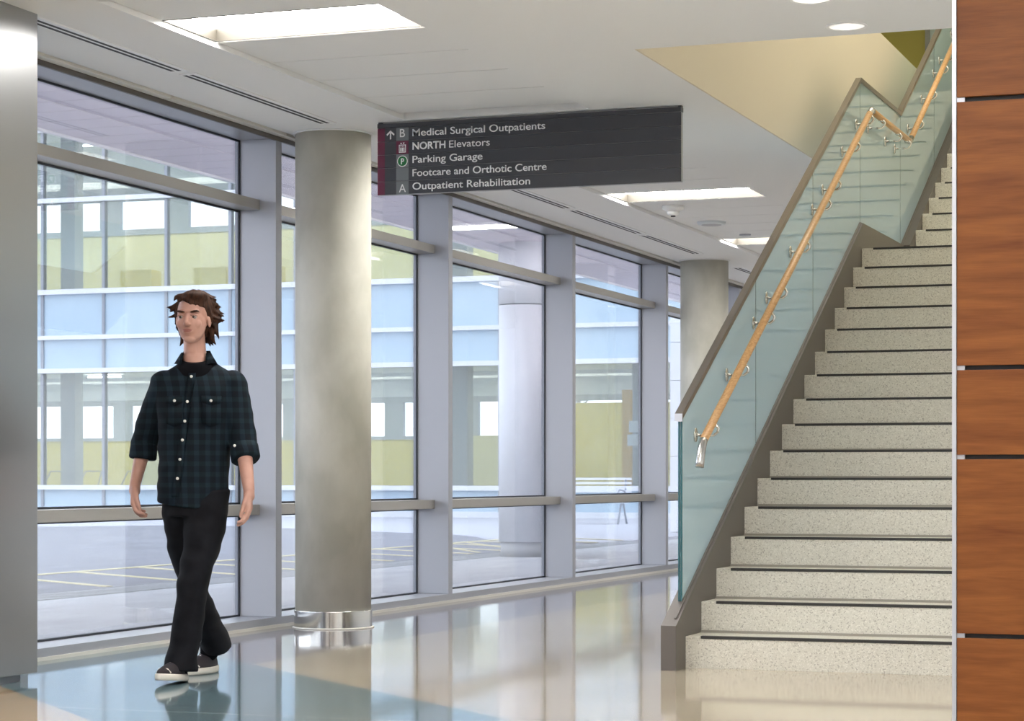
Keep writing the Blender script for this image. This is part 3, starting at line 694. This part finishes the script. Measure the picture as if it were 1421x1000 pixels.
# ------------------------------------------------------------------ person walking by the windows
def ball(bm, c_, rad, su, sv, rz=0):
    ca, sa = math.cos(rz), math.sin(rz); rings = []
    for i in range(sv+1):
        th_ = PI*(.02+.96*i/sv); rr = math.sin(th_); zc = math.cos(th_)
        rg = []
        for j in range(su):
            x, y = rad[0]*rr*math.cos(2*PI*j/su), rad[1]*rr*math.sin(2*PI*j/su)
            rg.append((c_.x+ca*x-sa*y, c_.y+sa*x+ca*y, c_.z+rad[2]*zc))
        rings.append(rg)
    bm_ring_loft(bm, rings)
def solid(parts, voxel, smooth_it=6):
    """one continuous surface grown over overlapping volumes: ('c', p0, r0, p1, r1[, flat_y]) tapered limb,
    ('e', centre, radii) ellipsoid, ('l', rings) loft of ellipses (x, y, z, rx, ry[, tilt])"""
    bm = bmesh.new()
    for q in parts:
        if q[0] == 'c':
            p0, r0, p1, r1 = q[1:5]; a, b = Vector(p0), Vector(p1)
            bm_tube(bm, [a, a.lerp(b, .5), b], [r0, (r0+r1)/2, r1], 20)
            for c_, r_ in ((a, r0), (b, r1)): ball(bm, c_, (r_, r_, r_), 20, 12)
        elif q[0] == 'e':
            ball(bm, Vector(q[1]), q[2], 32, 20, q[3] if len(q) > 3 else 0)
        else:
            k = 36; rings = []
            for r_ in q[1]:
                x, y, z, rx, ry = r_[:5]; tx = r_[5] if len(r_) > 5 else 0; ty = r_[6] if len(r_) > 6 else 0
                rg = []
                for j in range(k):
                    a = 2*PI*j/k; cx, sy = math.cos(a), math.sin(a)
                    cx = math.copysign(abs(cx)**.85, cx); sy = math.copysign(abs(sy)**.85, sy)
                    rg.append((x+rx*cx, y+ry*sy, z+tx*cx*rx+ty*sy*ry))
                rings.append(rg)
            bm_ring_loft(bm, rings)
    bmesh.ops.recalc_face_normals(bm, faces=bm.faces[:])
    me = bpy.data.meshes.new('tmp'); bm.to_mesh(me); bm.free()
    o = bpy.data.objects.new('tmp', me); C.objects.link(o)
    md = o.modifiers.new('r', 'REMESH'); md.mode = 'VOXEL'; md.voxel_size = voxel
    ms = o.modifiers.new('s', 'SMOOTH'); ms.factor = .6; ms.iterations = smooth_it
    dg = bpy.context.evaluated_depsgraph_get(); out = bpy.data.meshes.new_from_object(o.evaluated_get(dg))
    C.objects.unlink(o); bpy.data.objects.remove(o)
    return out
def plink(name, me, m, parent, fn=None):
    if fn:
        for v in me.vertices: v.co = Vector(fn(v.co))
    return link(name, me, m, parent, (0, 0, 0), True)
import mathutils
from mathutils import noise as mnoise

pe = thing('person', 'person in dark plaid shirt and black trousers walking past the windows', 'person', (-4.757, 8.973, 0), rz=0.3472)
# joints (x right, y away, z up)
shL, shR = (-.160, .235, 1.330), (.146, .215, 1.330)
elL, elR = (-.262, .33, 1.10), (.196, .20, 1.10)
wrL, wrR = (-.306, .285, .885), (.240, .075, .862)
HC = Vector((-.028, .200, 1.635))                              # head centre
yaw = -0.16                                                   # face turned a little to the left of the picture
def hp_(x, y, z):
    v = Matrix.Rotation(yaw, 3, 'Z') @ Vector((x, y, z)); return tuple(HC+v)
def hand(w, side, curl):
    """w wrist; palm, four fingers and a thumb, hanging down, slightly curled; side +1 thumb towards +x"""
    w = Vector(w); P = []
    up = Vector((0, 0, 1)); f = Vector((0, -1, 0))
    # the back of the hand faces outwards (x), the knuckle row lies along y
    d = Vector((-.03*side, -.10, -1)).normalized()
    pc = w + d*.052
    P.append(('c', tuple(w), .025, tuple(w+d*.03), .026))
    for k, t_ in enumerate((-.030, -.010, .010, .029)):
        kn = w + d*(.092-.004*abs(k-1.2)) + Vector((0, t_, 0))
        P.append(('c', tuple(w+d*.018+Vector((0, t_*.55, 0))), .0155, tuple(kn), .0128))
        L = (.078, .088, .082, .064)[k]
        p = kn; ang = .18+curl*.35
        for j, (fr, rr) in enumerate(((.44, .0098), (.31, .0090), (.25, .0080))):
            dd = (d*math.cos(ang) + Vector((side, 0, 0))*math.sin(ang) + Vector((0, t_*4.5, 0))).normalized()
            q = p + dd*L*fr
            P.append(('c', tuple(p), rr+.0008, tuple(q), rr)); p = q; ang += .22+curl*.55
    # thumb from the front side of the palm near the wrist
    b0 = w + d*.028 + Vector((.004*side, -.022, 0)); b1 = b0 + Vector((.012*side, -.020, -.036)); b2 = b1 + Vector((.010*side, -.006, -.032)); b3 = b2 + Vector((.006*side, .002, -.022))
    P += [('c', tuple(b0), .0150, tuple(b1), .0118), ('c', tuple(b1), .0112, tuple(b2), .0098), ('c', tuple(b2), .0098, tuple(b3), .0082)]
    return P
head = [('e', hp_(0, .018, .030), (.074, .094, .088), yaw), ('e', hp_(0, -.020, -.020), (.064, .072, .088), yaw), ('e', hp_(0, -.030, -.066), (.050, .048, .040), yaw),
        ('e', hp_(0, -.056, -.094), (.028, .022, .018), yaw), ('e', hp_(0, -.066, .030), (.052, .022, .016), yaw),
        ('c', hp_(0, -.086, .012), .0085, hp_(0, -.104, -.024), .0115), ('e', hp_(0, -.098, -.030), (.017, .012, .009), yaw),
        ('e', hp_(-.032, -.062, -.026), (.026, .018, .024), yaw), ('e', hp_(.032, -.062, -.026), (.026, .018, .024), yaw),
        ('e', hp_(0, -.076, -.060), (.026, .016, .016), yaw),
        ('e', hp_(-.074, .010, -.008), (.009, .018, .030), yaw), ('e', hp_(.074, .010, -.008), (.009, .018, .030), yaw)]
neck = [('c', tuple(HC+Vector((.0, .030, -.06))), .048, (-.022, .235, 1.44), .053), ('c', (-.022, .235, 1.45), .060, (-.02, .24, 1.36), .085)]
torso = [('l', [(-.02, .24, .86, .13, .085), (-.02, .235, 1.0, .125, .085), (-.02, .235, 1.2, .15, .095), (-.015, .235, 1.34, .16, .085), (-.015, .235, 1.40, .10, .065)])]
arms = [('c', shL, .048, elL, .038), ('c', elL, .040, wrL, .025), ('c', shR, .048, elR, .038), ('c', elR, .041, wrR, .026)]
hipF, hipB = (.045, .225, .84), (-.085, .235, .84)
knF, knB = (-.012, .085, .445), (-.055, .335, .43)
anF, anB = (-.060, .062, .085), (.006, .585, .115)
legs = [('c', hipF, .075, knF, .050), ('c', knF, .052, anF, .034), ('c', hipB, .075, knB, .050), ('c', knB, .052, anB, .034),
        ('c', anF, .033, (-.080, -.03, .030), .016), ('c', anB, .033, (-.02, .52, .03), .016), ('l', [(-.02, .23, .78, .12, .09), (-.02, .23, .9, .125, .088)])]
me = solid(head+neck+torso+arms+legs+hand(wrL, 1, .6)+hand(wrR, -1, .35), .0036, 2)
body = plink('body', me, M['skin'], pe)
# face details
for sx_ in (-1, 1):
    bm = bmesh.new(); g = bmesh.ops.create_uvsphere(bm, u_segments=16, v_segments=10, radius=.0105)
    me = fin(bm, 'eye')
    o = link('eye', me, M['eye'], pe, hp_(.031*sx_, -.0775, .006), True)
    bm = bmesh.new(); bmesh.ops.create_uvsphere(bm, u_segments=12, v_segments=8, radius=.0062)
    link('iris', fin(bm, 'iris'), M['iris'], o, Vector(hp_(.031*sx_-.003, -.0855, .005))-Vector(hp_(.031*sx_, -.0775, .006)), True)
    tube('eyelid', [hp_(.031*sx_+a*.016, -.086+abs(a)*.005, .0155-abs(a)*.005) for a in (-1, -.5, 0, .5, 1)], .0050, M['skin'], pe, 8, (0, 0, 0))
    tube('eyebrow', [hp_(.033*sx_+a*.021, -.090+abs(a)*.006, .029+(.003 if a*sx_ > 0 else 0)-abs(a)*.003) for a in (-1, -.5, 0, .5, 1)], [.002, .0045, .005, .0045, .002], M['hair'], pe, 8, (0, 0, 0))
tube('lip', [hp_(a*.024, -.0945+a*a*.008, -.0535-a*a*.001) for a in (-1, -.6, -.25, 0, .25, .6, 1)], [.001, .003, .0042, .0036, .0042, .003, .001], M['lip'], pe, 8, (0, 0, 0))
tube('lip', [hp_(a*.020, -.0935+a*a*.007, -.0605+a*a*.003) for a in (-1, -.6, 0, .6, 1)], [.001, .0038, .0050, .0038, .001], M['lip'], pe, 8, (0, 0, 0))
# hair: a cap of hair with fringe swept to the side, locks over it
hp0 = [('e', hp_(.004, .038, .046), (.083, .094, .090), yaw), ('e', hp_(.014, -.022, .100), (.060, .056, .030), yaw), ('e', hp_(.0, .072, -.010), (.070, .056, .080), yaw)]
rnd = random.Random(3)
locks = []
for i in range(170):
    a = rnd.uniform(-.30, PI+.30); el = rnd.uniform(-.35, 1.45)
    dx, dy, dz = math.cos(a)*math.cos(el), math.sin(a)*math.cos(el), math.sin(el)
    p0 = Vector((.080*dx, .038+.090*dy, .042+.088*dz))
    L = rnd.uniform(.028, .060)
    d_ = Vector((dx*.9+.55*max(0, dz)+rnd.uniform(-.3, .3), dy*.8+rnd.uniform(-.3, .3), -.75+rnd.uniform(-.25, .3))).normalized()
    p1 = p0 + d_*L*.6; p2 = p1 + (d_+Vector((dx*.35, dy*.3, .25))).normalized()*L*.5
    locks += [('c', hp_(*p0), .011, hp_(*p1), .0075), ('c', hp_(*p1), .0075, hp_(*p2), .003)]
for i in range(26):                                            # uneven fringe swept over to one side
    u = i/25; x = -.060+.125*u
    p0 = Vector((x*.6+.022, -.040-.01*math.sin(u*PI), .120-.030*abs(u-.45)))
    p1 = Vector((x-.006, -.072+.055*abs(u-.45), .100-.034*u+rnd.uniform(-.006, .006)))
    p2 = p1+Vector((.012 if u > .3 else -.010, -.002, -.014+rnd.uniform(-.008, .004)))
    locks += [('c', hp_(*p0), .012, hp_(*p1), .008), ('c', hp_(*p1), .008, hp_(*p2), .003)]
for sx_ in (-1, 1):
    for i in range(9):
        yy = .002+.013*i
        z1_ = -.012-.007*i+rnd.uniform(-.012, .008)
        locks += [('c', hp_(.070*sx_, yy, .045), .013, hp_(.079*sx_, yy+.004, z1_+.02), .009), ('c', hp_(.079*sx_, yy+.004, z1_+.02), .009, hp_(.088*sx_, yy+.010, z1_-.012), .003)]
for i in range(12):
    a = .25+i/11*(PI-.5)
    locks += [('c', hp_(.066*math.cos(a), .05+.05*math.sin(a), -.04), .016, hp_(.074*math.cos(a), .055+.055*math.sin(a), -.092), .010), ('c', hp_(.074*math.cos(a), .055+.055*math.sin(a), -.092), .010, hp_(.088*math.cos(a), .06+.060*math.sin(a), -.112+rnd.uniform(-.01, .01)), .003)]
plink('hair', solid(hp0+locks, .0042, 2), M['hair'], pe)
# t-shirt at the neck
plink('tee_shirt', solid([('l', [(-.02, .235, 1.30, .12, .085), (-.02, .226, 1.41, .094, .084), (-.022, .222, 1.452, .070, .076, 0, .30)])], .006, 3), M['tee'], pe)
# shirt: torso, sleeves rolled at the elbow
def wrinkle(a, f):
    def fn(c):
        n_ = mnoise.noise(Vector((c.x*f, c.y*f, c.z*f*1.8)))
        return (c.x+n_*a, c.y+n_*a*.8, c.z)
    return fn
shirt_parts = [('l', [(-.035, .225, .790, .160, .118, -.10, .10), (-.033, .228, .88, .162, .118, -.05), (-.028, .23, 1.00, .160, .116), (-.022, .232, 1.12, .168, .116), (-.016, .235, 1.24, .182, .120),
               (-.010, .235, 1.33, .192, .108), (-.008, .238, 1.385, .172, .088), (-.014, .238, 1.420, .112, .078, 0, .12), (-.020, .242, 1.440, .080, .068, 0, .42)]),
      ('c', (-.163, .235, 1.338), .068, elL, .061), ('c', (.150, .218, 1.338), .068, elR, .063),
      ('c', elL, .062, (-.275, .325, 1.055), .056), ('c', elR, .064, (.208, .18, 1.045), .058)]
plink('shirt', solid(shirt_parts, .0065, 5), M['shirt'], pe, wrinkle(.009, 9))
def cuff(c0, c1, r_, nm='cuff'):
    bm = bmesh.new(); a, b = Vector(c0), Vector(c1)
    bm_tube(bm, [a, a.lerp(b, .1), a.lerp(b, .9), b], [r_-.004, r_+.002, r_+.005, r_-.002], 24)
    me = fin(bm, nm); plink(nm, me, M['shirt'], pe, wrinkle(.006, 14))
cuff((-.268, .325, 1.075), (-.277, .318, 1.000), .059); cuff((.203, .19, 1.060), (.218, .155, .995), .062)
# collar
bm = bmesh.new()
def collar_ring(z, rx, ry, y, gap): return [(-.02+rx*math.sin(a), y-ry*math.cos(a), z+(.012 if abs(a) > 2 else 0)-(.0 if abs(a) > 1 else .02*(1-abs(a)))) for a in [gap+(2*PI-2*gap)*i/30 if True else 0 for i in range(31)] for a in [a-2*PI if a > PI else a]]
r0 = collar_ring(1.484, .068, .068, .240, .85); r1 = collar_ring(1.434, .098, .092, .232, .62); r2 = collar_ring(1.438, .091, .086, .234, .62)
V = [[bm.verts.new(q) for q in r_] for r_ in (r0, r1, r2)]
for a, b in ((V[0], V[1]), (V[1], V[2])):
    for i in range(30): bm.faces.new((a[i], a[i+1], b[i+1], b[i]))
for i in range(30): bm.faces.new((V[2][i], V[2][i+1], V[0][i+1], V[0][i]))
bm.faces.new((V[0][0], V[1][0], V[2][0])); bm.faces.new((V[0][30], V[2][30], V[1][30]))
plink('collar', fin(bm, 'collar'), M['shirt'], pe)
# placket, pockets, buttons lie on the front of the shirt
def front_y(x, z):
    """front surface of the shirt loft at (x, z)"""
    R_ = [r_ for r_ in shirt_parts[0][1]]
    for a, b in zip(R_, R_[1:]):
        if a[2] <= z <= b[2]:
            t_ = (z-a[2])/(b[2]-a[2]); cx = a[0]+(b[0]-a[0])*t_; cy = a[1]+(b[1]-a[1])*t_; rx = a[3]+(b[3]-a[3])*t_; ry = a[4]+(b[4]-a[4])*t_
            u = max(-.95, min(.95, (x-cx)/rx)); return cy-ry*(1-abs(u)**2.35)**(1/2.35)
    return .12
def patch(name, pts, m, dy=.004, th=.006):
    bm = bmesh.new()
    A = [bm.verts.new((x, front_y(x, z)-dy-th, z)) for x, z in pts]; B = [bm.verts.new((x, front_y(x, z)-dy+th, z)) for x, z in pts]
    k = len(pts)
    bm.faces.new(A); bm.faces.new(B[::-1])
    for i in range(k): bm.faces.new((A[i], B[i], B[(i+1) % k], A[(i+1) % k]))
    return plink(name, fin(bm, name), m, pe)
def px_(z): return -.020-.085*(1.42-z)/.60*.9                  # the placket leans with the stride
zz = [1.390-.0295*i for i in range(21)]
for a, b in zip(zz, zz[1:]):
    if b < .82: break
patch('placket', [(px_(z)-.017, z) for z in zz[:20]]+[(px_(z)+.017, z) for z in zz[:20][::-1]], M['shirt'], .003, .004)
for x0, x1 in ((-.140, -.060), (.025, .105)):
    patch('pocket', [(x0, 1.27), ((x0+x1)/2, 1.27), (x1, 1.27), (x1, 1.16), ((x0+x1)/2, 1.145), (x0, 1.16)], M['shirt'], .002, .006)
    patch('pocket_flap', [(x0-.003, 1.285), ((x0+x1)/2, 1.285), (x1+.003, 1.285), (x1+.003, 1.255), ((x0+x1)/2, 1.240), (x0-.003, 1.255)], M['shirt'], .006, .006)
def button(x, z, y=None):
    bm = bmesh.new(); g = bmesh.ops.create_cone(bm, cap_ends=True, segments=14, radius1=.0065, radius2=.0065, depth=.004)
    for v in g['verts']: v.co = Vector((v.co.x, v.co.z, v.co.y))
    link('button', fin(bm, 'button'), M['button'], pe, (x, (front_y(x, z)-.012) if y is None else y, z), True)
for z in (1.372, 1.258, 1.170, 1.085, .998, .912): button(px_(z), z)
button(-.100, 1.262); button(.065, 1.262); button(.170, 1.06, .125)
# trousers, wide at the hem
tr = [('l', [(-.020, .23, .96, .125, .095), (-.020, .23, .88, .142, .105), (-.020, .23, .80, .150, .108), (-.015, .225, .74, .135, .105)]),
      ('l', [(.030, .225, .86, .105, .100), (.030, .205, .74, .100, .100), (.018, .160, .60, .088, .092), (-.008, .095, .46, .074, .080), (-.022, .085, .36, .068, .075), (-.040, .078, .22, .066, .076), (-.056, .062, .10, .071, .088), (-.060, .052, .048, .074, .098, 0, -.10)]),
      ('l', [(-.085, .235, .86, .090, .100), (-.088, .255, .74, .085, .095), (-.082, .290, .60, .076, .088), (-.060, .340, .46, .068, .078), (-.042, .40, .37, .064, .074), (-.010, .49, .25, .064, .080, 0, .25), (.022, .565, .155, .068, .088, 0, .45), (.030, .585, .125, .070, .090, 0, .5)])]
plink('trousers', solid(tr, .0065, 5), M['trouser'], pe, wrinkle(.010, 8))
for a_, b_ in ((anF, (-.066, .045, .17)), (anB, (.0, .545, .20))):
    tube('sock', [Vector(a_)+Vector((-.02, -.055, -.050)), Vector(a_)+Vector((-.01, -.02, -.022)), Vector(a_)+Vector((0, .0, .02)), Vector(a_).lerp(Vector(b_), .5), b_], [.030, .043, .046, .046, .044], M['tee'], pe, 16, (0, 0, 0))
# shoes
def shoe(x, y, z, rz_, pitch, nm='shoe'):
    T = Matrix.Translation((x, y, z)) @ Matrix.Rotation(rz_, 4, 'Z') @ Matrix.Rotation(pitch, 4, 'X')
    # toe points to -y in shoe space, heel at origin; length .29
    def outline(k, zc, grow):
        pts = []
        for j in range(40):
            a = 2*PI*j/40; yy = -.125-.145*math.cos(a)*1.0
            t_ = (yy+.27)/.29; wv = .036+.016*math.sin(min(1, max(0, 1-t_))*PI*.9)
            pts.append(((math.sin(a)*(wv+grow)), yy+grow*(-math.cos(a)), zc))
        return pts
    bm = bmesh.new(); bm_ring_loft(bm, [[T @ Vector(q) for q in outline(0, zc, g_)] for zc, g_ in ((.0, .001), (.008, .004), (.026, .004), (.030, .001))])
    s_ = plink('sole', fin(bm, 'sole'), M['sole'], pe)
    bm = bmesh.new(); rings = []
    for zc, g_, sh, ky in ((.026, -.001, 0, 1), (.045, -.004, .004, .97), (.062, -.010, .022, .84), (.078, -.014, .052, .64), (.094, -.014, .075, .46), (.105, -.016, .078, .40)):
        rg = []
        for q in outline(0, zc, g_):
            yy = (q[1]-.02)*ky+.02; rg.append(T @ Vector((q[0]*(1-.12*(1-ky)), yy, zc)))
        rings.append(rg)
    bm_ring_loft(bm, rings); u = plink('shoe', fin(bm, 'shoe'), M['shoe'], pe)
    for i in range(5):
        yy = -.175+.028*i; zz_ = .062+.0105*i
        tube('lace', [T @ Vector((-.024, yy, zz_-.004)), T @ Vector((0, yy+.004, zz_+.008)), T @ Vector((.024, yy, zz_-.004))], .0035, M['lace'], u, 6, (0, 0, 0))
    tube('toe_cap', [T @ Vector((-.034, -.215, .034)), T @ Vector((-.020, -.222, .050)), T @ Vector((0, -.225, .053)), T @ Vector((.020, -.222, .050)), T @ Vector((.034, -.215, .034))], .004, M['sole'], u, 6, (0, 0, 0))
shoe(-.058, .115, .000, -.28, -.10)
shoe(.012, .640, .002, -.35, .0)
